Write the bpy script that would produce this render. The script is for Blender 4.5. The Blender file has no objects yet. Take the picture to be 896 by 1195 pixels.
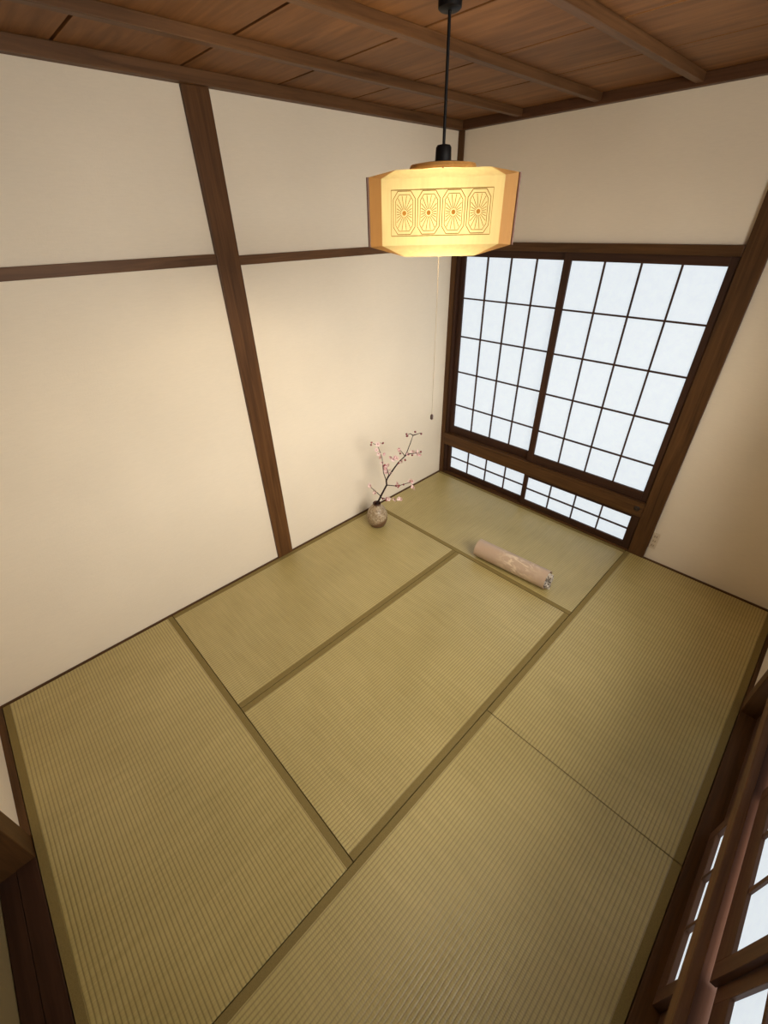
import bpy, bmesh, math, random
from mathutils import Vector, Matrix
random.seed(7)
sc = bpy.context.scene
COL = sc.collection
PI = math.pi

# ------------------------------------------------------------------ materials
def newmat(name):
    m = bpy.data.materials.new(name); m.use_nodes = True
    nt = m.node_tree
    for n in list(nt.nodes): nt.nodes.remove(n)
    out = nt.nodes.new('ShaderNodeOutputMaterial')
    return m, nt, out
def N(nt, t, **kw):
    n = nt.nodes.new(t)
    for k, v in kw.items():
        if k in n.inputs: n.inputs[k].default_value = v
        else: setattr(n, k, v)
    return n
def L(nt, a, b): nt.links.new(a, b)
def rgba(c): return (c[0], c[1], c[2], 1)
def ramp(nt, stops):
    r = N(nt, 'ShaderNodeValToRGB'); e = r.color_ramp.elements
    while len(e) < len(stops): e.new(.5)
    for i, (p, c) in enumerate(stops): e[i].position = p; e[i].color = rgba(c)
    return r
def mathn(nt, op, a, b=None):
    n = N(nt, 'ShaderNodeMath'); n.operation = op
    for i, v in enumerate((a, b)):
        if v is None: continue
        if isinstance(v, (int, float)): n.inputs[i].default_value = v
        else: L(nt, v, n.inputs[i])
    return n.outputs[0]
def mix(nt, fac, a, b, blend='MIX'):
    n = N(nt, 'ShaderNodeMix'); n.data_type = 'RGBA'; n.blend_type = blend
    for s, v in ((0, fac), (6, a), (7, b)):
        if isinstance(v, (int, float)): n.inputs[s].default_value = v
        elif isinstance(v, tuple): n.inputs[s].default_value = rgba(v)
        else: L(nt, v, n.inputs[s])
    return n.outputs[2]

def plain(name, col, rough=.5, spec=.4, metallic=0.):
    m, nt, out = newmat(name)
    b = N(nt, 'ShaderNodeBsdfPrincipled', Roughness=rough, Metallic=metallic)
    b.inputs['Base Color'].default_value = rgba(col); b.inputs['Specular IOR Level'].default_value = spec
    L(nt, b.outputs[0], out.inputs[0]); return m

def wood(name, axis, dark, light, rough=.45, fine=1.0, bump=.12, spec=.2):
    m, nt, out = newmat(name)
    tc = N(nt, 'ShaderNodeTexCoord'); mp = N(nt, 'ShaderNodeMapping')
    s = [26 * fine] * 3; s['xyz'.index(axis)] = 1.3
    mp.inputs['Scale'].default_value = s
    L(nt, tc.outputs['Object'], mp.inputs[0])
    n1 = N(nt, 'ShaderNodeTexNoise', Scale=1.6, Detail=7., Roughness=.62, Distortion=.7)
    L(nt, mp.outputs[0], n1.inputs['Vector'])
    s2 = [3.] * 3; s2['xyz'.index(axis)] = .5
    mp2 = N(nt, 'ShaderNodeMapping'); mp2.inputs['Scale'].default_value = s2
    L(nt, tc.outputs['Object'], mp2.inputs[0])
    n2 = N(nt, 'ShaderNodeTexNoise', Scale=2., Detail=3.); L(nt, mp2.outputs[0], n2.inputs['Vector'])
    f = mathn(nt, 'ADD', mathn(nt, 'MULTIPLY', n1.outputs[0], .7), mathn(nt, 'MULTIPLY', n2.outputs[0], .3))
    r = ramp(nt, [(.30, dark), (.70, light)]); L(nt, f, r.inputs[0])
    b = N(nt, 'ShaderNodeBsdfPrincipled', Roughness=rough); b.inputs['Specular IOR Level'].default_value = spec
    L(nt, r.outputs[0], b.inputs['Base Color'])
    bp = N(nt, 'ShaderNodeBump', Strength=bump, Distance=.004); L(nt, n1.outputs[0], bp.inputs['Height'])
    L(nt, bp.outputs[0], b.inputs['Normal'])
    L(nt, b.outputs[0], out.inputs[0]); return m

def plaster(name, col):
    m, nt, out = newmat(name)
    tc = N(nt, 'ShaderNodeTexCoord')
    n1 = N(nt, 'ShaderNodeTexNoise', Scale=130., Detail=5., Roughness=.6); L(nt, tc.outputs['Object'], n1.inputs['Vector'])
    n2 = N(nt, 'ShaderNodeTexNoise', Scale=2.2, Detail=3.); L(nt, tc.outputs['Object'], n2.inputs['Vector'])
    mp = N(nt, 'ShaderNodeMapping'); mp.inputs['Scale'].default_value = (9, 9, 60); L(nt, tc.outputs['Object'], mp.inputs[0])
    n3 = N(nt, 'ShaderNodeTexNoise', Scale=3., Detail=4.); L(nt, mp.outputs[0], n3.inputs['Vector'])
    f = mathn(nt, 'ADD', mathn(nt, 'MULTIPLY', n2.outputs[0], .6), mathn(nt, 'MULTIPLY', n3.outputs[0], .4))
    r = ramp(nt, [(.3, tuple(c * .955 for c in col)), (.7, tuple(min(1, c * 1.03) for c in col))]); L(nt, f, r.inputs[0])
    b = N(nt, 'ShaderNodeBsdfPrincipled', Roughness=.9); b.inputs['Specular IOR Level'].default_value = .1
    L(nt, r.outputs[0], b.inputs['Base Color'])
    h = mathn(nt, 'ADD', n1.outputs[0], mathn(nt, 'MULTIPLY', n3.outputs[0], .8))
    bp = N(nt, 'ShaderNodeBump', Strength=.16, Distance=.004); L(nt, h, bp.inputs['Height']); L(nt, bp.outputs[0], b.inputs['Normal'])
    L(nt, b.outputs[0], out.inputs[0]); return m

def tatami(name):
    # woven rush: ribs run along the mat's long (local X) axis
    m, nt, out = newmat(name)
    tc = N(nt, 'ShaderNodeTexCoord'); sx = N(nt, 'ShaderNodeSeparateXYZ'); L(nt, tc.outputs['Object'], sx.inputs[0])
    oi = N(nt, 'ShaderNodeObjectInfo')
    P = .0148
    wob = N(nt, 'ShaderNodeTexNoise', Scale=7., Detail=2.); L(nt, tc.outputs['Object'], wob.inputs['Vector'])
    yy = mathn(nt, 'ADD', sx.outputs[1], mathn(nt, 'MULTIPLY', wob.outputs[0], .003))
    rib = mathn(nt, 'ABSOLUTE', mathn(nt, 'SINE', mathn(nt, 'MULTIPLY', yy, PI / P)))
    rib = mathn(nt, 'POWER', rib, .55)
    # rush stalks across the ribs, shifted on every second rib
    par = mathn(nt, 'MULTIPLY', mathn(nt, 'FLOOR', mathn(nt, 'DIVIDE', yy, P)), .5)
    cr = mathn(nt, 'ABSOLUTE', mathn(nt, 'SINE', mathn(nt, 'MULTIPLY', mathn(nt, 'ADD', mathn(nt, 'DIVIDE', sx.outputs[0], .0075), par), PI)))
    mp = N(nt, 'ShaderNodeMapping'); mp.inputs['Scale'].default_value = (150, 5, 5); L(nt, tc.outputs['Object'], mp.inputs[0])
    st = N(nt, 'ShaderNodeTexNoise', Scale=1., Detail=3.); L(nt, mp.outputs[0], st.inputs['Vector'])
    big = N(nt, 'ShaderNodeTexNoise', Scale=2.3, Detail=4., Roughness=.6); L(nt, tc.outputs['Object'], big.inputs['Vector'])
    r1 = ramp(nt, [(.33, TAT_A), (.67, TAT_B)]); L(nt, mathn(nt, 'ADD', mathn(nt, 'MULTIPLY', st.outputs[0], .5), mathn(nt, 'MULTIPLY', big.outputs[0], .5)), r1.inputs[0])
    groove = ramp(nt, [(.25, (.53, .49, .41)), (.85, (1, 1, 1))]); L(nt, rib, groove.inputs[0])
    c = mix(nt, 1., r1.outputs[0], groove.outputs[0], 'MULTIPLY')
    c2 = ramp(nt, [(0., (.86, .85, .82)), (.5, (1, 1, 1))]); L(nt, cr, c2.inputs[0])
    c = mix(nt, .7, c, c2.outputs[0], 'MULTIPLY')
    b = N(nt, 'ShaderNodeBsdfPrincipled', Roughness=.35); b.inputs['Specular IOR Level'].default_value = 1.0
    L(nt, c, b.inputs['Base Color'])
    bp = N(nt, 'ShaderNodeBump', Strength=.35, Distance=.003)
    L(nt, mathn(nt, 'ADD', rib, mathn(nt, 'MULTIPLY', cr, .3)), bp.inputs['Height']); L(nt, bp.outputs[0], b.inputs['Normal'])
    L(nt, b.outputs[0], out.inputs[0]); return m

def cloth(name, col, scale=420.):
    m, nt, out = newmat(name)
    tc = N(nt, 'ShaderNodeTexCoord')
    n = N(nt, 'ShaderNodeTexNoise', Scale=scale, Detail=2.); L(nt, tc.outputs['Object'], n.inputs['Vector'])
    r = ramp(nt, [(.3, tuple(c * .85 for c in col)), (.7, tuple(c * 1.12 for c in col))]); L(nt, n.outputs[0], r.inputs[0])
    b = N(nt, 'ShaderNodeBsdfPrincipled', Roughness=.75); b.inputs['Specular IOR Level'].default_value = .15
    L(nt, r.outputs[0], b.inputs['Base Color'])
    bp = N(nt, 'ShaderNodeBump', Strength=.2, Distance=.001); L(nt, n.outputs[0], bp.inputs['Height']); L(nt, bp.outputs[0], b.inputs['Normal'])
    L(nt, b.outputs[0], out.inputs[0]); return m

def shoji_paper(name, col, strength):
    # daylit rice paper: a lit window
    m, nt, out = newmat(name)
    tc = N(nt, 'ShaderNodeTexCoord')
    n = N(nt, 'ShaderNodeTexNoise', Scale=28., Detail=5., Roughness=.65); L(nt, tc.outputs['Object'], n.inputs['Vector'])
    r = ramp(nt, [(.3, tuple(c * .96 for c in col)), (.7, tuple(min(1., c * 1.03) for c in col))]); L(nt, n.outputs[0], r.inputs[0])
    e = N(nt, 'ShaderNodeEmission', Strength=strength); L(nt, r.outputs[0], e.inputs[0])
    d = N(nt, 'ShaderNodeBsdfDiffuse'); d.inputs[0].default_value = (.25, .25, .24, 1)
    a = N(nt, 'ShaderNodeAddShader'); L(nt, e.outputs[0], a.inputs[0]); L(nt, d.outputs[0], a.inputs[1])
    L(nt, a.outputs[0], out.inputs[0]); return m

def glass(name):
    m, nt, out = newmat(name)
    t = N(nt, 'ShaderNodeBsdfTransparent'); t.inputs[0].default_value = (.95, .97, .97, 1)
    g = N(nt, 'ShaderNodeBsdfGlossy', Roughness=.03)
    mx = N(nt, 'ShaderNodeMixShader'); mx.inputs[0].default_value = .05
    L(nt, t.outputs[0], mx.inputs[1]); L(nt, g.outputs[0], mx.inputs[2]); L(nt, mx.outputs[0], out.inputs[0]); return m

def lampsheet(name, trans, diff, ft=.6):
    m, nt, out = newmat(name)
    tc = N(nt, 'ShaderNodeTexCoord'); mp = N(nt, 'ShaderNodeMapping'); mp.inputs['Scale'].default_value = (40, 40, 6)
    L(nt, tc.outputs['Object'], mp.inputs[0])
    n = N(nt, 'ShaderNodeTexNoise', Scale=2., Detail=4.); L(nt, mp.outputs[0], n.inputs['Vector'])
    r = ramp(nt, [(.3, tuple(c * .9 for c in trans)), (.7, tuple(min(1, c * 1.08) for c in trans))]); L(nt, n.outputs[0], r.inputs[0])
    t = N(nt, 'ShaderNodeBsdfTranslucent'); L(nt, r.outputs[0], t.inputs[0])
    d = N(nt, 'ShaderNodeBsdfDiffuse'); d.inputs[0].default_value = rgba(diff)
    mx = N(nt, 'ShaderNodeMixShader'); mx.inputs[0].default_value = ft
    L(nt, d.outputs[0], mx.inputs[1]); L(nt, t.outputs[0], mx.inputs[2]); L(nt, mx.outputs[0], out.inputs[0]); return m

def emit(name, col, s):
    m, nt, out = newmat(name); e = N(nt, 'ShaderNodeEmission', Strength=s); e.inputs[0].default_value = rgba(col)
    L(nt, e.outputs[0], out.inputs[0]); return m

TAT_A, TAT_B = (.40, .315, .112), (.535, .43, .175)
W_D, W_L = (.040, .018, .006), (.122, .055, .019)         # dark posts
WX, WY, WZ = (wood('dark wood ' + a, a, W_D, W_L) for a in 'xyz')
F_D, F_L = (.024, .010, .006), (.060, .026, .014)          # shoji frames, darker than the posts
FX, FY, FZ = (wood('frame wood ' + a, a, F_D, F_L) for a in 'xyz')
C_D, C_L = (.105, .043, .014), (.275, .122, .043)
CEIL = wood('ceiling board wood', 'x', C_D, C_L, rough=.55, fine=.55)
BATY = wood('ceiling batten wood', 'y', (.058, .025, .009), (.165, .078, .032), rough=.5)
BATX = wood('cornice wood', 'x', (.05, .02, .009), (.12, .052, .022), rough=.5)
PLA = plaster('cream plaster', (.79, .69, .55))
FUS = plaster('olive paper of the sliding door', (.22, .165, .08))
TAT = tatami('woven rush')
HERI = cloth('olive border cloth', (.225, .165, .058))
MATSIDE = plain('straw core', (.35, .27, .13), .9, .1)
PAPER = shoji_paper('daylit shoji paper', (.80, .885, .955), .83)
GLASS = glass('clear glass')
BLACK = plain('black plastic', (.006, .005, .005), .5, .12)
SUB = plain('underfloor boards', (.10, .06, .03), .8, .1)

# ------------------------------------------------------------------ mesh helpers
class MB:
    def __init__(s): s.bm = bmesh.new(); s.mi = 0
    def face(s, vs):
        try: f = s.bm.faces.new(vs); f.material_index = s.mi; return f
        except ValueError: return None
    def box(s, x0, x1, y0, y1, z0, z1, bev=0.):
        b = bmesh.new()
        vs = [b.verts.new((x, y, z)) for x in (x0, x1) for y in (y0, y1) for z in (z0, z1)]
        for q in ((0, 1, 3, 2), (4, 6, 7, 5), (0, 4, 5, 1), (2, 3, 7, 6), (0, 2, 6, 4), (1, 5, 7, 3)): b.faces.new([vs[i] for i in q])
        if bev: bmesh.ops.bevel(b, geom=list(b.edges), offset=bev, segments=2, profile=.6, affect='EDGES')
        s.merge(b); return s
    def merge(s, b, mat=None):
        if mat is not None: bmesh.ops.transform(b, matrix=mat, verts=b.verts)
        mp = {v: s.bm.verts.new(v.co) for v in b.verts}
        for f in b.faces: s.face([mp[v] for v in f.verts])
        b.free()
    def prism(s, pts, to3, d0, d1):
        a = [s.bm.verts.new(to3(u, v, d0)) for u, v in pts]; b = [s.bm.verts.new(to3(u, v, d1)) for u, v in pts]
        s.face(a); s.face(b[::-1]); n = len(pts)
        for i in range(n): s.face([a[i], b[i], b[(i + 1) % n], a[(i + 1) % n]])
        return s
    def grid(s, us, vs, filled, to3, d0, d1):
        # cells of a breakpoint grid, joined into one connected solid
        A, B = {}, {}
        def vt(D, i, j, d):
            if (i, j) not in D: D[i, j] = s.bm.verts.new(to3(us[i], vs[j], d))
            return D[i, j]
        nu, nv = len(us) - 1, len(vs) - 1
        F = lambda i, j: 0 <= i < nu and 0 <= j < nv and filled(i, j)
        for i in range(nu):
            for j in range(nv):
                if not F(i, j): continue
                c = [(i, j), (i + 1, j), (i + 1, j + 1), (i, j + 1)]
                s.face([vt(A, *k, d0) for k in c]); s.face([vt(B, *k, d1) for k in c][::-1])
                for (p, q, ni, nj) in ((c[0], c[1], i, j - 1), (c[1], c[2], i + 1, j), (c[2], c[3], i, j + 1), (c[3], c[0], i - 1, j)):
                    if not F(ni, nj): s.face([vt(A, *p, d0), vt(B, *p, d1), vt(B, *q, d1), vt(A, *q, d0)])
        return s
    def lathe(s, prof, c, seg=40, cap0=True, cap1=True):
        rings = []
        for r, z in prof: rings.append([s.bm.verts.new((c[0] + r * math.cos(2 * PI * k / seg), c[1] + r * math.sin(2 * PI * k / seg), c[2] + z)) for k in range(seg)])
        for a, b in zip(rings, rings[1:]):
            for k in range(seg): s.face([a[k], a[(k + 1) % seg], b[(k + 1) % seg], b[k]])
        if cap0: s.face(rings[0][::-1])
        if cap1: s.face(rings[-1])
        return s
    def tube(s, pts, rad, seg=8):
        pts = [Vector(p) for p in pts]; rings = []; n = len(pts)
        rad = rad if isinstance(rad, (list, tuple)) else [rad] * n
        up = Vector((.3, .2, 1)).normalized()
        for i, p in enumerate(pts):
            t = (pts[min(i + 1, n - 1)] - pts[max(i - 1, 0)]).normalized()
            a = t.cross(up)
            if a.length < 1e-3: a = t.cross(Vector((1, 0, 0)))
            a.normalize(); b = t.cross(a)
            rings.append([s.bm.verts.new(p + (a * math.cos(2 * PI * k / seg) + b * math.sin(2 * PI * k / seg)) * rad[i]) for k in range(seg)])
        for a, b in zip(rings, rings[1:]):
            for k in range(seg): s.face([a[k], a[(k + 1) % seg], b[(k + 1) % seg], b[k]])
        s.face(rings[0][::-1]); s.face(rings[-1]); return s
    def build(s, name, mats, parent=None, smooth=False, local=False, angle=40):
        bmesh.ops.recalc_face_normals(s.bm, faces=s.bm.faces)
        me = bpy.data.meshes.new(name)
        if parent is not None and not local:
            w = Vector(parent['_w']) if '_w' in parent else parent.location
            bmesh.ops.translate(s.bm, verts=s.bm.verts, vec=-Vector(w))
        s.bm.to_mesh(me); s.bm.free()
        for m in (mats if isinstance(mats, (list, tuple)) else [mats]): me.materials.append(m)
        if smooth:
            for p in me.polygons: p.use_smooth = True
            if angle < 180: me.set_sharp_from_angle(angle=math.radians(angle))
        o = bpy.data.objects.new(name, me); COL.objects.link(o)
        if parent is not None: o.parent = parent
        return o

def tag(o, label=None, cat=None, group=None, kind=None):
    if label: o['label'] = label
    if cat: o['category'] = cat
    if group: o['group'] = group
    if kind: o['kind'] = kind
    return o
def empty(name, loc, label=None, cat=None, group=None, kind=None):
    o = bpy.data.objects.new(name, None); COL.objects.link(o); o.location = loc; o.empty_display_size = .05
    return tag(o, label, cat, group, kind)
def struct(name, mb, m, label, cat, **k): return tag(mb.build(name, m, **k), label, cat, kind='structure')

# ------------------------------------------------------------------ the room shell
ZB = 2.625            # underside of the ceiling boards
XL, XR, YF, YN = -.018, 2.72, 3.62, -.03     # plaster faces
struct('floor', MB().box(-.14, 2.86, -.2, 3.76, -.09, -.057), SUB, 'dark board underfloor beneath the tatami mats', 'floor')
tx = lambda u, v, d: (d, u, v)      # u = y, v = z, d = x
ty = lambda u, v, d: (u, d, v)      # u = x, v = z, d = y
struct('wall_left', MB().box(-.14, XL, -.03, 3.62, -.057, 2.72), PLA, 'long cream plaster wall left of the flower vase', 'wall')
struct('wall_far', MB().prism([(-.14, 1.93), (1.83, 1.93), (1.83, -.057), (2.86, -.057), (2.86, 2.72), (-.14, 2.72)], ty, YF, 3.76), PLA, 'shaded cream plaster wall around the big shoji window', 'wall')
struct('wall_right', MB().grid([-.03, .65, 2.72, 3.62], [-.057, 1.93, 2.06, 2.48, 2.72], lambda i, j: not (i == 1 and j in (0, 2)), tx, XR, 2.86), PLA, 'cream plaster wall on the right around the side window', 'wall')  # upper opening is added for the unseen transom
struct('wall_near', MB().prism([(-.14, -.057), (.84, -.057), (.84, 1.93), (2.66, 1.93), (2.66, -.057), (2.86, -.057), (2.86, 2.72), (-.14, 2.72)], ty, -.17, YN), PLA, 'cream plaster wall at the near end beside the sliding door', 'wall')

ceil = empty('ceiling', (0, 0, ZB), 'brown board ceiling with dark seams between the boards', 'ceiling', kind='structure')
ys = [-.03, .345, .80, 1.255, 1.712, 2.172, 2.627, 3.08, 3.62]
for a, b in zip(ys, ys[1:]):
    MB().box(XL, XR, a + .006, b - .006, ZB, ZB + .028, .001).build('board', CEIL, ceil)
MB().box(-.14, 2.86, -.17, 3.76, ZB + .05, ZB + .08).build('backing', plain('dark loft', (.006, .002, .002), .9, .02), ceil)
for i, x in enumerate((.45, .92, 1.395, 1.87, 2.34)):
    struct('trim_%d' % (i + 1), MB().box(x - .018, x + .018, .0, 3.585, 2.590, ZB, .003), BATY,
           ['ceiling batten closest to the left wall', 'second ceiling batten from the left wall', 'third ceiling batten, its end right above the big window',
            'fourth ceiling batten from the left wall', 'ceiling batten closest to the right wall'][i], 'trim')
struct('trim_6', MB().box(XL, .028, YN, 3.62, 2.578, ZB, .003), BATY, 'brown cornice along the top of the left wall', 'trim')
struct('trim_7', MB().box(.028, 2.68, 3.578, 3.62, 2.578, ZB, .003), BATX, 'dark brown cornice over the big window wall', 'trim')
struct('trim_8', MB().box(2.68, XR, YN, 3.62, 2.578, ZB, .003), BATY, 'brown cornice along the top of the right wall', 'trim')
struct('trim_9', MB().box(.028, 2.68, YN, .012, 2.578, ZB, .003), BATX, 'brown cornice along the top of the near wall', 'trim')
# posts and rails
struct('trim_10', MB().box(-.06, .001, 1.706, 1.829, -.055, 2.578, .003), wood('post wood', 'z', (.048, .019, .006), (.145, .063, .021)), 'wide wooden post in the middle of the left wall', 'post')
struct('trim_11', MB().box(-.05, -.004, .02, 1.706, 1.922, 1.968, .002), BATY, 'wooden rail on the left wall, near side of the post', 'trim')
struct('trim_12', MB().box(-.05, -.004, 1.829, 3.60, 1.912, 1.955, .002), BATY, 'wooden rail on the left wall, far side of the post', 'trim')
struct('trim_13', MB().box(-.05, .020, 3.598, 3.66, -.055, 2.578, .003), WZ, 'slim corner post between left wall and big window', 'post')
struct('trim_14', MB().box(1.813, 1.92, 3.596, 3.68, -.055, 2.578, .004), WZ, 'stout dark post right of the big window', 'post')
struct('trim_15', MB().box(2.700, 2.83, 2.690, 2.787, -.055, 1.97, .004), WZ, 'dark post at the far end of the side window', 'post')
struct('trim_16', MB().box(2.700, 2.83, .58, .675, -.055, 1.97, .004), WZ, 'dark post at the near end of the side window', 'post')
struct('trim_17', MB().box(.787, .893, -.125, -.003, -.055, 2.578, .004), WZ, 'dark post beside the olive sliding door', 'post')
struct('baseboard_left', MB().box(-.05, -.001, -.03, 3.60, -.055, .002, .001), WY, 'thin brown strip along the foot of the left wall', 'baseboard')
struct('baseboard_far', MB().box(1.92, 2.72, 3.601, 3.66, -.055, .002, .001), WX, 'thin brown strip at the foot of the wall with the outlet', 'baseboard')
struct('baseboard_right', MB().box(2.701, 2.76, 2.787, 3.601, -.055, .002, .001), WY, 'short brown strip at the foot of the right wall', 'baseboard')
struct('baseboard_near', MB().box(-.001, .787, -.06, -.001, -.055, .002, .001), WX, 'short brown strip at the foot of the near wall', 'baseboard')

# ------------------------------------------------------------------ shoji panels
def shoji(label, to3, front, u0, u1, z0, z1, us, zs, depth=.024, bar=.0095, group=None, glass_from=None, mats=None):
    """us / zs: pane boundaries, first and last lie on the frame's inner edge"""
    org = to3((u0 + u1) / 2, z0, front)
    r = empty('shoji_panel', org, label, 'sliding screen', group)
    fu, fz = mats
    T = lambda u, z, d: to3(u, z, front + d)
    def bx(a, b, c, d, m, name, d0=0, d1=depth):
        p, q = T(a, c, d0), T(b, d, d1)
        MB().box(min(p[0], q[0]), max(p[0], q[0]), min(p[1], q[1]), max(p[1], q[1]), c, d, .0015).build(name, m, r)
    bx(u0, us[0], z0, z1, fz, 'stile'); bx(us[-1], u1, z0, z1, fz, 'stile')
    bx(us[0], us[-1], z0, zs[0], fu, 'rail'); bx(us[0], us[-1], zs[-1], z1, fu, 'rail')
    h = bar / 2
    U = [us[0]] + [x for k in us[1:-1] for x in (k - h, k + h)] + [us[-1]]
    Z = [zs[0]] + [x for k in zs[1:-1] for x in (k - h, k + h)] + [zs[-1]]
    MB().grid(U, Z, lambda i, j: i % 2 == 1 or j % 2 == 1, T, .003, depth * .62).build('lattice', fz, r)
    zt = glass_from or zs[-1] + .012
    p = MB()
    p.grid([us[0] - .012, us[-1] + .012], [zs[0] - .012, zt], lambda i, j: True, T, depth * .64, depth * .70)
    p.build('paper', PAPER, r)
    if glass_from:
        MB().grid([us[0] - .012, us[-1] + .012], [glass_from, zs[-1] + .012], lambda i, j: True, T, depth * .64, depth * .68).build('pane', GLASS, r)  # clear upper panes added out of view to let the outside fill in
    return r
def split(a, b, n): return [a + (b - a) * i / n for i in range(n + 1)]
GY, GZ = (wood('side frame wood ' + a, a, (.060, .028, .016), (.15, .075, .045)) for a in 'yz')  # frame wood in a lighter tone, for the side window
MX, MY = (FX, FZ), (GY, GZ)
G1 = 'upper shoji panels of the big window'; G2 = 'low shoji panels under the big window'; G3 = 'upper shoji panels of the side window'; G4 = 'low shoji panels of the side window'
zup = [.496, .70, .995, 1.285, 1.572, 1.856]
shoji('tall shoji panel of the big window, next to the left wall', ty, 3.638, .046, .925, .426, 1.905, split(.090, .872, 4), zup, group=None, mats=MX)
shoji('tall shoji panel of the big window, next to the stout post', ty, 3.612, .880, 1.812, .426, 1.905, split(.930, 1.770, 4), zup, mats=MX)
zlo = [.062, .173, .282]
shoji('low wide shoji panel under the big window, in the corner', ty, 3.638, .046, .925, .012, .312, split(.084, .884, 4), zlo, mats=MX)
shoji('low wide shoji panel under the big window, beside the outlet', ty, 3.612, .884, 1.812, .012, .312, split(.922, 1.752, 4), zlo, mats=MX)
# the window's fixed timber
w1 = empty('window_1', (.9, 3.62, 0), 'big far window with dark timber sill, middle rail and lintel', 'window', kind='structure')
MB().box(.020, 1.813, 3.588, 3.70, 1.903, 1.952, .003).build('lintel', WX, w1)
MB().box(.020, 1.813, 3.592, 3.70, .312, .424, .004).build('middle_rail', WX, w1)
MB().box(.020, 1.813, 3.586, 3.606, .412, .428, .003).build('ledge', WX, w1)
MB().box(-.02, 1.813, 3.601, 3.70, -.055, .011, .002).build('sill', WX, w1)
MB().box(.020, .045, 3.612, 3.70, .011, 1.903, .002).build('jamb', FZ, w1)
c = MB(); c.lathe([(.019, 0), (.019, .003), (.015, .006), (.006, .007)], (0, 0, 0), 20)
bmesh.ops.transform(c.bm, matrix=Matrix.Translation((1.772, 3.5925, .372)) @ Matrix.Rotation(PI / 2, 4, 'X'), verts=c.bm.verts)
c.build('nail_cover', plain('dark iron', (.03, .018, .012), .5, .4, .3), w1, smooth=True)
# side window
zr = [.517, .712, 1.0, 1.29, 1.575, 1.856]
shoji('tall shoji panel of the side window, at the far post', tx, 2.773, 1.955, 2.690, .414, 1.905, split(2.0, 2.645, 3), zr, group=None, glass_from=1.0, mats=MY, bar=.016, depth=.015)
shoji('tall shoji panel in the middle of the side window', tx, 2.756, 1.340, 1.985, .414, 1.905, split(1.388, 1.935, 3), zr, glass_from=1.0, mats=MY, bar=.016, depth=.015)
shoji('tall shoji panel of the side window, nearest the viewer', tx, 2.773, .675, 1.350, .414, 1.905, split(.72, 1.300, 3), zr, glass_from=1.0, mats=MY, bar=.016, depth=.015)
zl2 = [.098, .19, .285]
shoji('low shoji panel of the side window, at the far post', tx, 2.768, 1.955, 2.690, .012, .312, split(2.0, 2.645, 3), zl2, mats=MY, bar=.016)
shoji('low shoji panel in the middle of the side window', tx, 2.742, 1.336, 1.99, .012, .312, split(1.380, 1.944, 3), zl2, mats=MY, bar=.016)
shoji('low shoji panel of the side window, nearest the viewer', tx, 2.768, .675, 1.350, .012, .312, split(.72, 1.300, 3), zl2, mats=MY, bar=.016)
w2 = empty('window_2', (2.72, 1.68, 0), 'side window with brown middle rail and deep dark sill', 'window', kind='structure')
MB().box(2.695, 2.84, .675, 2.690, 1.903, 1.955, .003).build('lintel', WY, w2)
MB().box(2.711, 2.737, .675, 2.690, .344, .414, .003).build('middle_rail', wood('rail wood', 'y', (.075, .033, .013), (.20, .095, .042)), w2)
MB().box(2.737, 2.84, .675, 2.690, .312, .392, .002).build('track', FY, w2)
MB().box(2.701, 2.84, .675, 2.690, -.055, .011, .002).build('sill', WY, w2)

w3 = empty('added_transom', (2.76, 1.68, 2.06), 'added clear transom above the side window, letting in fill light', 'window', kind='structure')  # unseen transom, added so fill light reaches the upper walls
MB().grid([.65, .685, 1.665, 1.705, 2.685, 2.72], [2.06, 2.09, 2.45, 2.48], lambda i, j: i in (0, 2, 4) or j in (0, 2), tx, 2.74, 2.79).build('added_transom_frame', FY, w3)
for a, b in ((.685, 1.665), (1.705, 2.685)): MB().grid([a - .005, b + .005], [2.085, 2.455], lambda i, j: True, tx, 2.763, 2.766).build('pane', GLASS, w3)

# ------------------------------------------------------------------ sliding door at the near wall
d1 = empty('door_1', (1.78, -.09, 0), 'olive papered sliding door in a dark wooden track', 'door', kind='structure')
MB().box(.893, 2.66, -.066, -.001, -.055, .004, .002).build('sill', FX, d1)
MB().box(.893, 2.66, -.125, -.068, -.055, .000, .002).build('track', FX, d1)
MB().box(.893, 2.66, -.165, -.128, -.055, 1.90, .002).build('door_panel', FUS, d1)
MB().box(.893, 2.66, -.165, -.005, 1.90, 1.95, .002).build('lintel', WX, d1)

# ------------------------------------------------------------------ tatami mats
def mat(label, cx_, cy_, along):
    r = empty('tatami_mat', (cx_, cy_, -.055), label, 'mat', 'six tatami mats of the floor')
    if along == 'y': r.rotation_euler.z = PI / 2
    l, w, g, h = .898, .448, .030, .055
    MB().box(-l, l, -w, w, 0, .050).build('core', MATSIDE, r, local=True)
    MB().box(-l, l, -w + g, w - g, .050, h, .0015).build('woven_surface', TAT, r, local=True)
    for s in (-1, 1):
        a, b = sorted((s * w, s * (w - g)))
        MB().box(-l, l, a, b, .050, h + .0012, .0008).build('border', HERI, r, local=True)
    return r
mat('tatami mat in front of the big window, under the roll', .9, 3.15, 'x')
mat('tatami mat along the left wall, under the vase', .45, 1.8, 'y')
mat('tatami mat in the middle of the floor', 1.35, 1.8, 'y')
mat('tatami mat at the near left, beside the sliding door', .9, .45, 'x')
mat('tatami mat by the right wall, below the wall outlet', 2.25, 2.7, 'y')
mat('tatami mat nearest the viewer, along the side window', 2.25, .9, 'y')

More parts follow.
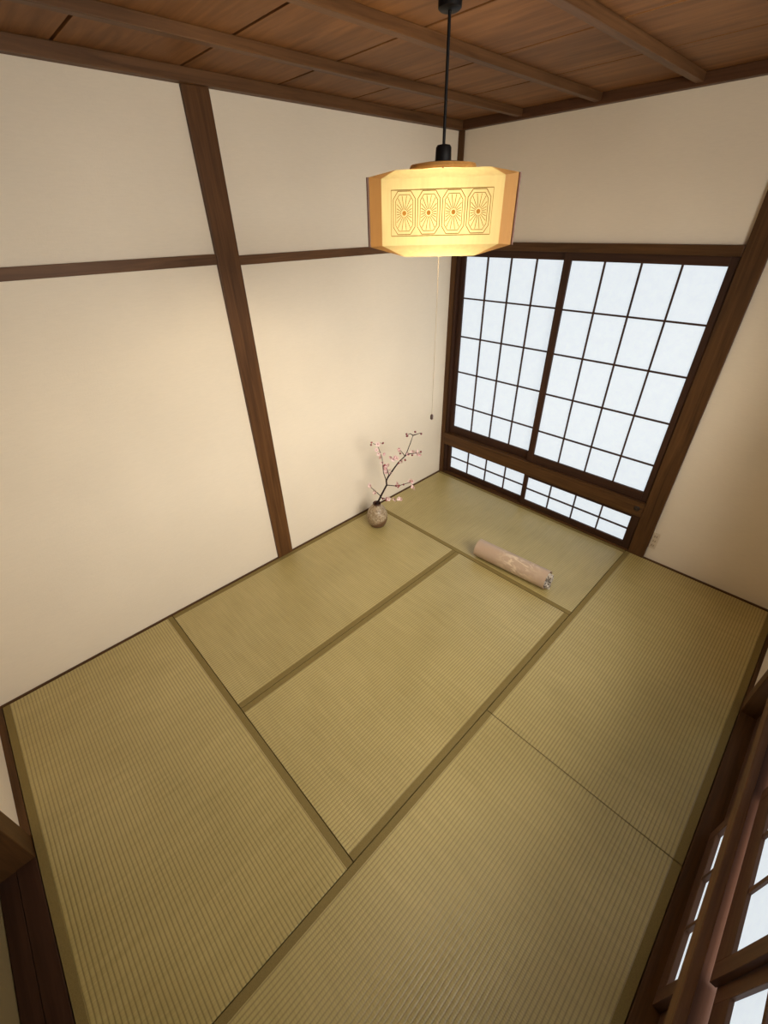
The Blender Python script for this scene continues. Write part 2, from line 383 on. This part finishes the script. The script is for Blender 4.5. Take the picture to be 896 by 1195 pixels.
# ------------------------------------------------------------------ wall outlet
o = empty('wall_outlet', (1.941, YF, .165), 'small beige wall outlet low beside the stout post', 'outlet')
MB().box(1.922, 1.966, YF - .008, YF, .098, .228, .003).build('cover_plate', plain('beige plastic', (.66, .55, .41), .45), o)
sl = plain('brown slot', (.20, .12, .07), .6)
for z in (.125, .163, .201):
    f = MB().box(1.930, 1.958, YF - .0095, YF - .0065, z - .014, z + .014, .001).build('socket', plain('beige socket', (.60, .49, .36), .45), o)
    for x in (1.938, 1.950): MB().box(x - .002, x + .002, YF - .0105, YF - .009, z - .006, z + .006).build('slot', sl, f).location = (0, 0, 0)
for ch in list(o.children):
    for g in ch.children: g.data.transform(Matrix.Translation(-Vector(o.location))) 

# ------------------------------------------------------------------ pendant lamp
LX, LY = 1.35, 1.8
TH = .6944
ex = Vector((math.cos(TH), math.sin(TH), 0)); ey = Vector((math.sin(TH), -math.cos(TH), 0))   # right / towards the viewer
lamp = empty('pendant_lamp', (LX, LY, ZB), 'lit paper and wood pendant lamp hanging on a black cord', 'lamp')
C0 = Vector((LX, LY, 0))
D0, Wd = .195, .1565
lv = [(1.9965, .145, .098), (2.026, D0, Wd), (2.172, D0, Wd), (2.192, .160, .122)]      # z, distance, half-width
SHADE = lampsheet('cream lamp paper', (.215, .180, .100), (.55, .44, .26), .80)
VENEER = lampsheet('lamp wood veneer', (.115, .063, .026), (.36, .22, .10), .60)
LINE = lampsheet('brown line print', (.105, .070, .026), (.28, .17, .06), .80)
STAR = lampsheet('orange print', (.17, .080, .015), (.45, .22, .06), .80)
EDGE = plain('brown shade edge', (.14, .06, .03), .5)
def axes(k):
    a = k * PI / 2
    return ex * math.cos(a) + ey * math.sin(a), ey * math.cos(a) - ex * math.sin(a)
def seg2(mb, fu, P, Q, w, off):
    p, q = Vector(P), Vector(Q); t = (q - p).normalized() if (q - p).length > 1e-9 else Vector((1, 0)); n = Vector((-t.y, t.x)) * w / 2
    mb.face([mb.bm.verts.new(fu(*(v), off)) for v in (p - n, q - n, q + n, p + n)])
for k in range(4):
    fx, fn = axes(k)
    mb = MB()
    rows = [[mb.bm.verts.new(C0 + fn * d + fx * (s * w) + Vector((0, 0, z))) for s in (-1, 1)] for z, d, w in lv]
    if k % 2: rows = [[mb.bm.verts.new(C0 + fn * D0 + fx * (s * Wd) + Vector((0, 0, z))) for s in (-1, 1)] for z in (2.022, 2.179)]
    for a, b in zip(rows, rows[1:]): mb.face([a[0], a[1], b[1], b[0]])
    fu = lambda u, v, off: C0 + fn * (D0 + off) + fx * u + Vector((0, 0, v))
    # printed motif: two long rules, four octagonal frames with sunbursts
    zc = 2.0985; mb.mi = 1
    for v in (zc + .0495, zc - .0505): seg2(mb, fu, (-.131, v), (.131, v), .0020, .0006)
    for u in (-.131, .131): seg2(mb, fu, (u, zc - .0505), (u, zc + .0495), .0013, .0006)
    for i in range(4):
        u0 = (-1.5 + i) * .0643
        for hw, hh, ch, lw in ((.0290, .047, .012, .0019), (.0225, .0395, .009, .0016)):
            P = [(-hw + ch, -hh), (hw - ch, -hh), (hw, -hh + ch * 1.4), (hw, hh - ch * 1.4), (hw - ch, hh), (-hw + ch, hh), (-hw, hh - ch * 1.4), (-hw, -hh + ch * 1.4)]
            P = [(u0 + a, zc + b) for a, b in P]
            for a, b in zip(P, P[1:] + P[:1]): seg2(mb, fu, a, b, lw, .0006)
        for j in range(20):
            a = 2 * PI * (j + .5) / 20; ca, sa = math.cos(a), math.sin(a)
            t = min(.0200 / max(abs(ca), 1e-6), .0375 / max(abs(sa), 1e-6)); t = min(t, .0485 / max(abs(ca) * 1.0 + abs(sa), 1e-6))
            seg2(mb, fu, (u0 + ca * .0080, zc + sa * .0080), (u0 + ca * t, zc + sa * t), .0015, .0006)
        mb.mi = 2
        cv = [mb.bm.verts.new(fu(u0 + .0054 * math.cos(2 * PI * j / 14), zc + .0054 * math.sin(2 * PI * j / 14), .0008)) for j in range(14)]
        mb.face(cv); mb.mi = 1
    mb.build('shade_panel', [SHADE, LINE, STAR], lamp)
    gx, gn = axes(k + 1)
    # chamfered corner of wood veneer between two paper panels, a little taller than them
    mb = MB()
    front = [mb.bm.verts.new(C0 + (fn if k % 2 == 0 else gn) * d + (-fx if k % 2 == 0 else gx) * w + Vector((0, 0, z))) for z, d, w in lv]
    back = [mb.bm.verts.new(C0 + (gn if k % 2 == 0 else fn) * D0 + (gx if k % 2 == 0 else -fx) * Wd + Vector((0, 0, z))) for z in (2.022, 2.179)]
    # folded corner sheet: rim edge, then the two creases, running back to the side panel
    mb.face([front[0], front[1], back[0]]); mb.face([front[1], front[2], back[1], back[0]]); mb.face([front[2], front[3], back[1]])
    mb.build('corner_panel', VENEER, lamp)
    mb = MB()
    n_, x_ = (gn, gx) if k % 2 == 0 else (fn, -fx)
    mb.tube([C0 + n_ * (D0 + .002) + x_ * Wd + Vector((0, 0, z)) for z in (2.022, 2.179)], .0040, 6)
    mb.build('corner_strip', EDGE, lamp)
mb = MB().lathe([(.02, 0), (.092, .0), (.095, .006), (.092, .013), (.055, .018), (.02, .019)], (LX, LY, 2.199), 40); mb.build('top_disc', wood('lamp top wood', 'x', (.30, .15, .04), (.48, .26, .08)), lamp, smooth=True)
# four slim spokes carry the shade from the disc
mb = MB()
for k in range(2):
    fx, fn = axes(k); mb.tube([C0 + fn * -.158 + Vector((0, 0, 2.1925)), C0 + fn * .158 + Vector((0, 0, 2.1925))], .003, 6)
mb.build('shade_spoke', EDGE, lamp)
MB().lathe([(.021, 0), (.023, .004), (.0215, .036), (.018, .041), (.007, .043)], (LX, LY, 2.214), 28).build('cord_cap', BLACK, lamp, smooth=True)
MB().tube([(LX, LY, 2.25), (LX, LY, 2.53)], .0042, 10).build('cord', BLACK, lamp, smooth=True)
MB().lathe([(.024, 0), (.029, .004), (.031, .06), (.031, .085), (.045, .09), (.045, .117)], (LX, LY, 2.508), 32).build('ceiling_rose', BLACK, lamp, smooth=True)
MB().lathe([(.020, .0), (.022, .005), (.022, .085), (.012, .092)], (LX, LY, 2.112), 24).build('bulb_socket', plain('white socket', (.6, .55, .45), .5), lamp, smooth=True)
pc = MB().tube([(LX, LY, 2.11), (LX, LY, 1.468)], .0011, 6).build('pull_cord', plain('pale cord', (.42, .33, .22), .7), lamp)
k = MB().lathe([(.002, 0), (.0055, .003), (.006, .016), (.003, .022)], (LX, LY, 1.446), 14).build('pull_knob', plain('brown knob', (.05, .02, .012), .4), lamp, smooth=True)
k.parent = pc
b = bmesh.new(); bmesh.ops.create_icosphere(b, subdivisions=3, radius=.034, matrix=Matrix.Translation((LX, LY, 2.072)))
mb = MB(); mb.merge(b); mb.build('bulb', emit('warm bulb', (1., .81, .50), 320.), lamp, smooth=True, angle=180)

# ------------------------------------------------------------------ vase and blossom branch
VX, VY = .216, 2.526
def vase_mat():
    m, nt, out = newmat('speckled glaze')
    tc = N(nt, 'ShaderNodeTexCoord'); sx = N(nt, 'ShaderNodeSeparateXYZ'); L(nt, tc.outputs['Object'], sx.inputs[0])
    n1 = N(nt, 'ShaderNodeTexNoise', Scale=70., Detail=5., Roughness=.7); L(nt, tc.outputs['Object'], n1.inputs['Vector'])
    n2 = N(nt, 'ShaderNodeTexNoise', Scale=14., Detail=3.); L(nt, tc.outputs['Object'], n2.inputs['Vector'])
    r = ramp(nt, [(.32, (.15, .095, .05)), (.50, (.33, .24, .14)), (.70, (.56, .48, .36))]); L(nt, n1.outputs[0], r.inputs[0])
    # dipped brown band slanting down across the lower right
    s = mathn(nt, 'ADD', mathn(nt, 'MULTIPLY', sx.outputs[0], .34), mathn(nt, 'MULTIPLY', sx.outputs[1], .30))
    s = mathn(nt, 'SUBTRACT', mathn(nt, 'ADD', s, mathn(nt, 'MULTIPLY', n2.outputs[0], .03)), sx.outputs[2])
    e = ramp(nt, [(.0, (0, 0, 0)), (.06, (1, 1, 1))]); L(nt, mathn(nt, 'ADD', mathn(nt, 'MULTIPLY', s, 2.), .11), e.inputs[0])
    e2 = ramp(nt, [(.012, (1, 1, 1)), (.03, (0, 0, 0))]); L(nt, sx.outputs[2], e2.inputs[0])
    f = mathn(nt, 'MAXIMUM', e.outputs[0], e2.outputs[0])
    c = mix(nt, f, r.outputs[0], (.13, .062, .028))
    b = N(nt, 'ShaderNodeBsdfPrincipled', Roughness=.42); b.inputs['Specular IOR Level'].default_value = .45
    L(nt, c, b.inputs['Base Color'])
    bp = N(nt, 'ShaderNodeBump', Strength=.15, Distance=.003); L(nt, n1.outputs[0], bp.inputs['Height']); L(nt, bp.outputs[0], b.inputs['Normal'])
    L(nt, b.outputs[0], out.inputs[0]); return m
vase = empty('flower_vase', (VX, VY, .0), 'round speckled brown stoneware vase by the left wall', 'vase')
prof = [(.050, 0), (.060, .004), (.072, .025), (.081, .055), (.084, .085), (.081, .115), (.070, .148), (.052, .176), (.036, .192), (.030, .199)]
MB().lathe(prof, (VX, VY, .0012), 48, cap1=False).build('body', vase_mat(), vase, smooth=True, angle=80)
MB().lathe([(.030, .196), (.031, .204), (.034, .211), (.032, .214), (.026, .210), (.024, .195), (.040, .15), (.040, .10)], (VX, VY, .0012), 40, cap0=False).build('neck', plain('dark brown glaze', (.075, .032, .018), .4), vase, smooth=True, angle=80)

R = Vector((.674, .739, 0)).normalized()          # sideways direction of the spray
Fw = Vector((-.74, .673, 0)).normalized()
base = Vector((VX, VY, 0))
def bq(s, z, f=0.): return base + R * s + Fw * f + Vector((0, 0, z))
def sz(p): # from a surveyed world point on the spray's plane
    v = Vector(p) - base; return v.dot(R), p[2]
br = empty('blossom_branch', (VX, VY, .10), 'dark bare branch with small pink blossoms standing in the vase', 'branch')
main = [(-.01, .105), (.0, .20), (.042, .291), (.082, .369), (.080, .408), (.095, .438), (.145, .511), (.176, .562), (.225, .618), (.240, .653), (.262, .722), (.282, .790)]
fw = [.0, .0, .005, .012, .016, .02, .028, .02, .012, .01, .004, .0]
MP = [bq(s, z, f) for (s, z), f in zip(main, fw)]
bark = wood('dark bark', 'z', (.012, .006, .005), (.045, .020, .016), rough=.8, fine=3)
mb = MB().tube(MP, [.0085, .0082, .0078, .0074, .0068, .0064, .0058, .005, .0042, .0036, .003, .0018], 8)
mb.build('stem', bark, br, smooth=True, angle=180)
twigs = {
 'right': [(.082, .369, .012), (.105, .378, -.008), (.150, .384, -.03), (.190, .398, -.045), (.240, .420, -.055), (.275, .428, -.06)],
 'left': [(.080, .408, .016), (.060, .470, .03), (.055, .540, .035), (.052, .600, .03), (.035, .660, .02), (.020, .717, .01), (-.012, .735, .0)],
 'low': [(.034, .272, .004), (.005, .300, .014), (-.030, .335, .02), (-.058, .362, .022)],
 'lowright': [(.030, .262, .003), (.055, .268, -.02), (.085, .270, -.03)],
 'mid': [(.102, .447, .017), (.092, .490, .03), (.080, .530, .04)],
 'upright': [(.225, .618, .012), (.255, .648, -.012), (.300, .660, -.03), (.345, .672, -.04)],
 'upleft': [(.225, .618, .012), (.205, .64, .03), (.185, .66, .04)],
 'tipl': [(.02, .717, .01), (.045, .74, .0)],
 'tipr': [(.282, .79, .0), (.31, .803, -.01), (.335, .812, -.01)],
 'tips': [(.282, .79, .0), (.262, .8, .01), (.245, .79, .015)],
}
TP = {}
for k_, ps in twigs.items():
    P = [bq(*p) for p in ps]; TP[k_] = P; n = len(P)
    MB().tube(P, [.0036 - .0018 * i / (n - 1) for i in range(n)], 6).build('twig', bark, br, smooth=True, angle=180)
PET = [plain('pale pink petal', (.82, .62, .58), .7, .1), plain('pink petal', (.70, .45, .44), .7, .1), plain('deep rose petal', (.34, .09, .10), .7, .1)]
CEN = plain('rose flower centre', (.25, .05, .06), .7, .1)
def flower_mesh(rad, mp, cup):
    mb = MB()
    for k in range(5):
        a = 2 * PI * k / 5
        M4 = Matrix.Rotation(a, 4, 'Z') @ Matrix.Rotation(-cup, 4, 'Y')
        pts = [(0, 0, 0), (.35, .26, .02), (.72, .36, .08), (1., .16, .14), (.93, 0, .13), (1., -.16, .14), (.72, -.36, .08), (.35, -.26, .02)]
        mid = mb.bm.verts.new(M4 @ Vector((.55 * rad, 0, -.02 * rad)))
        vs = [mb.bm.verts.new(M4 @ (Vector(p) * rad)) for p in pts]
        for i in range(8): mb.face([vs[i], vs[(i + 1) % 8], mid])
    mb.mi = 1
    b = bmesh.new(); bmesh.ops.create_icosphere(b, subdivisions=1, radius=rad * .2, matrix=Matrix.Translation((0, 0, rad * .08))); mb.merge(b)
    bmesh.ops.recalc_face_normals(mb.bm, faces=mb.bm.faces)
    bmesh.ops.remove_doubles(mb.bm, verts=mb.bm.verts, dist=1e-6)
    me = bpy.data.meshes.new('blossom'); mb.bm.to_mesh(me); mb.bm.free()
    me.materials.append(mp); me.materials.append(CEN)
    for p in me.polygons: p.use_smooth = True
    return me
FM = [flower_mesh(.0200, PET[0], .35), flower_mesh(.0180, PET[1], .5), flower_mesh(.0155, PET[2], .8), flower_mesh(.0220, PET[0], .25)]
bm_ = bmesh.new(); bmesh.ops.create_icosphere(bm_, subdivisions=2, radius=.0075, matrix=Matrix.Diagonal((1, 1, 1.45, 1)))
BUD = bpy.data.meshes.new('bud'); bm_.to_mesh(BUD); bm_.free(); BUD.materials.append(plain('dark rose bud', (.20, .045, .055), .6, .2))
for p in BUD.polygons: p.use_smooth = True
def flower(s, z, f, kind, name='blossom'):
    o = bpy.data.objects.new(name, FM[kind] if name == 'blossom' else BUD); COL.objects.link(o); o.parent = br
    o.location = bq(s, z, f) - Vector(br.location)
    d = Vector((random.uniform(-1, 1), random.uniform(-1, 1), random.uniform(-.4, 1))) - Fw * .9
    o.rotation_euler = d.to_track_quat('Z', 'Y').to_euler()
def along(k, t):
    P = TP[k]; x = t * (len(P) - 1); i = min(int(x), len(P) - 2); return P[i].lerp(P[i + 1], x - i)
spots = [('right', (.45, .52, .55, .6, .66, .93, .97, 1.)), ('left', (.28, .33, .42, .5, .55, .66, .72, .86, 1., .97)), ('low', (.35, .6, .8, .95, 1.)),
         ('lowright', (.55, .8, 1., .95)), ('mid', (.25, .4, .5, .62, .7, .8, .9, 1., 1.)), ('upright', (.25, .4, .5, .6, .75, .9, 1.)), ('upleft', (.4, .8, 1.)),
         ('tipl', (1.,)), ('tipr', (.6, 1.)), ('tips', (.6, 1.))]
for k_, ts in spots:
    for t in ts:
        p = along(k_, t) + R * random.uniform(-.020, .020) + Fw * random.uniform(-.015, .015) + Vector((0, 0, random.uniform(-.014, .016)))
        v = p - base; small = k_ in ('tipl', 'tipr', 'tips') or random.random() < .18
        flower(v.dot(R), p.z, v.dot(Fw), random.choice((0, 0, 1, 1, 2, 3)), 'bud' if small else 'blossom')
for s, z, f, kd in ((.165, .590, .03, 0), (.150, .600, .035, 1), (.135, .58, .04, 3), (.12, .60, .04, 1), (.185, .555, .02, 2), (.20, .575, .01, 0), (.17, .268, -.03, 3), (.195, .262, -.03, 0), (.145, .255, -.02, 3), (.27, .388, -.055, 0), (.285, .375, -.06, 3), (.23, .595, .0, 2)):
    flower(s, z, f, kd)

# ------------------------------------------------------------------ rolled mat
A0, A1 = Vector((1.036, 2.787, 0)), Vector((1.574, 2.820, 0))
ax = (A1 - A0).normalized(); LEN = (A1 - A0).length; side = Vector((-ax.y, ax.x, 0)); RR = .073
def roll_mat():
    m, nt, out = newmat('tan brocade cloth')
    tc = N(nt, 'ShaderNodeTexCoord'); sx = N(nt, 'ShaderNodeSeparateXYZ'); L(nt, tc.outputs['Object'], sx.inputs[0])
    mp = N(nt, 'ShaderNodeMapping'); mp.inputs['Scale'].default_value = (7, 16, 16); mp.inputs['Rotation'].default_value = (0, .5, .5)
    L(nt, tc.outputs['Object'], mp.inputs[0])
    n1 = N(nt, 'ShaderNodeTexNoise', Scale=1.5, Detail=5., Roughness=.6, Distortion=1.6); L(nt, mp.outputs[0], n1.inputs['Vector'])
    # a pale brushed motif in the middle of the cloth
    cxn = mathn(nt, 'ABSOLUTE', mathn(nt, 'SUBTRACT', sx.outputs[0], .06))
    msk = ramp(nt, [(.05, (1, 1, 1)), (.17, (0, 0, 0))]); L(nt, cxn, msk.inputs[0])
    st = ramp(nt, [(.46, (0, 0, 0)), (.60, (1, 1, 1))]); L(nt, n1.outputs[0], st.inputs[0])
    f = mathn(nt, 'MULTIPLY', msk.outputs[0], st.outputs[0])
    c = mix(nt, mathn(nt, 'MULTIPLY', f, .75), (.47, .335, .235), (.78, .63, .44))
    b = N(nt, 'ShaderNodeBsdfPrincipled', Roughness=.36); b.inputs['Specular IOR Level'].default_value = .7
    L(nt, c, b.inputs['Base Color'])
    fine = N(nt, 'ShaderNodeTexNoise', Scale=300., Detail=2.); L(nt, tc.outputs['Object'], fine.inputs['Vector'])
    bp = N(nt, 'ShaderNodeBump', Strength=.08, Distance=.002); L(nt, fine.outputs[0], bp.inputs['Height']); L(nt, bp.outputs[0], b.inputs['Normal'])
    L(nt, b.outputs[0], out.inputs[0]); return m
def lining_mat():
    m, nt, out = newmat('mottled white lining')
    tc = N(nt, 'ShaderNodeTexCoord')
    n1 = N(nt, 'ShaderNodeTexNoise', Scale=75., Detail=3., Roughness=.7); L(nt, tc.outputs['Object'], n1.inputs['Vector'])
    r = ramp(nt, [(.40, (.07, .045, .03)), (.52, (.50, .43, .35)), (.64, (.82, .78, .70))]); L(nt, n1.outputs[0], r.inputs[0])
    b = N(nt, 'ShaderNodeBsdfPrincipled', Roughness=.9); L(nt, r.outputs[0], b.inputs['Base Color'])
    L(nt, b.outputs[0], out.inputs[0]); return m
roll = empty('rolled_mat', ((A0 + A1) / 2), 'rolled up tan cloth mat lying on the tatami before the window', 'rolled mat')
roll.rotation_euler.z = math.atan2(ax.y, ax.x)
def spiral(r0, r1, turns, start, off, n):
    P = []
    for i in range(n + 1):
        t = i / n; a = start + 2 * PI * turns * t; r = r0 + (r1 - r0) * t + off
        P.append((r * math.cos(a), r * math.sin(a)))
    return P
def sheet(mb, P, Q, x0, x1):
    """closed strip between polylines P (outer) and Q (inner) swept from x0 to x1 (local)"""
    zc = RR + .0015
    ring = P + Q[::-1]
    def vv(x): return [mb.bm.verts.new((x, -c, zc + s)) for c, s in ring]
    A, B = vv(x0), vv(x1); n = len(ring); m = len(P)
    for i in range(n): mb.face([A[i], A[(i + 1) % n], B[(i + 1) % n], B[i]])
    for i in range(m - 1):
        mb.face([A[i], A[i + 1], A[n - 2 - i], A[n - 1 - i]]); mb.face([B[i], B[n - 1 - i], B[n - 2 - i], B[i + 1]])
h = LEN / 2
mb = MB()
out = spiral(RR, RR - .0175, 1.04, -2.1, 0, 80); inn = spiral(RR, RR - .0175, 1.04, -2.1, -.0045, 80)
sheet(mb, out, inn, -h, h); mb.build('outer_cloth', roll_mat(), roll, smooth=True, local=True, angle=50)
# three fat folds of the lining fill the roll
LIN = lining_mat()
for j, (cy, cz, r0) in enumerate(((.006, .032, .028), (-.026, -.018, .028), (.027, -.022, .027))):
    mb = MB()
    P = [(x + cy, y + cz) for x, y in spiral(r0, .007, 1.9, 2.1 * j, 0, 60)]; Q = [(x + cy, y + cz) for x, y in spiral(r0, .007, 1.9, 2.1 * j, -.0065, 60)]
    sheet(mb, P, Q, -h + .012, h + (.026, .018, .030)[j]); mb.build('lining_fold', LIN, roll, smooth=True, local=True, angle=50)

# ------------------------------------------------------------------ light
world = bpy.data.worlds.new('sky'); sc.world = world; world.use_nodes = True
bg = world.node_tree.nodes['Background']; bg.inputs[0].default_value = (.80, .90, 1., 1); bg.inputs[1].default_value = 1.0
def area(name, loc, target, sx, sy, power, col):
    l = bpy.data.lights.new(name, 'AREA'); l.shape = 'RECTANGLE'; l.size = sx; l.size_y = sy; l.energy = power; l.color = col
    o = bpy.data.objects.new(name, l); COL.objects.link(o); o.location = loc
    o.rotation_euler = (Vector(target) - Vector(loc)).to_track_quat('-Z', 'Y').to_euler(); return o
area('added_side_fill', (4.4, 1.25, 2.5), (1.2, 2.1, 1.0), 2.8, 3.0, 505., (1., .90, .81))  # unseen area light added outside the side window to brighten the left wall

# ------------------------------------------------------------------ camera
cd = bpy.data.cameras.new('camera'); cam = bpy.data.objects.new('camera', cd); COL.objects.link(cam)
cd.sensor_fit = 'VERTICAL'; cd.sensor_height = 36.; cd.sensor_width = 27.; cd.lens = 496.7445 * 36 / 1195; cd.clip_start = .02
Mr = ((0.69531892, 0.71840222, -0.02073286), (0.39160892, -0.40289964, -0.82723294), (-0.60263925, 0.56707154, -0.56147646))
cam.matrix_world = Matrix.Translation((2.35307, .591298, 2.078268)) @ Matrix((
    (Mr[0][0], -Mr[1][0], -Mr[2][0]), (Mr[0][1], -Mr[1][1], -Mr[2][1]), (Mr[0][2], -Mr[1][2], -Mr[2][2]))).to_4x4()
sc.camera = cam
sc.view_settings.view_transform = 'Standard'; sc.view_settings.look = 'None'; sc.view_settings.gamma = 1; sc.view_settings.use_curve_mapping = False
sc.view_settings.exposure = 0.0
sc.cycles.use_denoising = True
sc.cycles.max_bounces = 10; sc.cycles.diffuse_bounces = 6; sc.cycles.transparent_max_bounces = 12
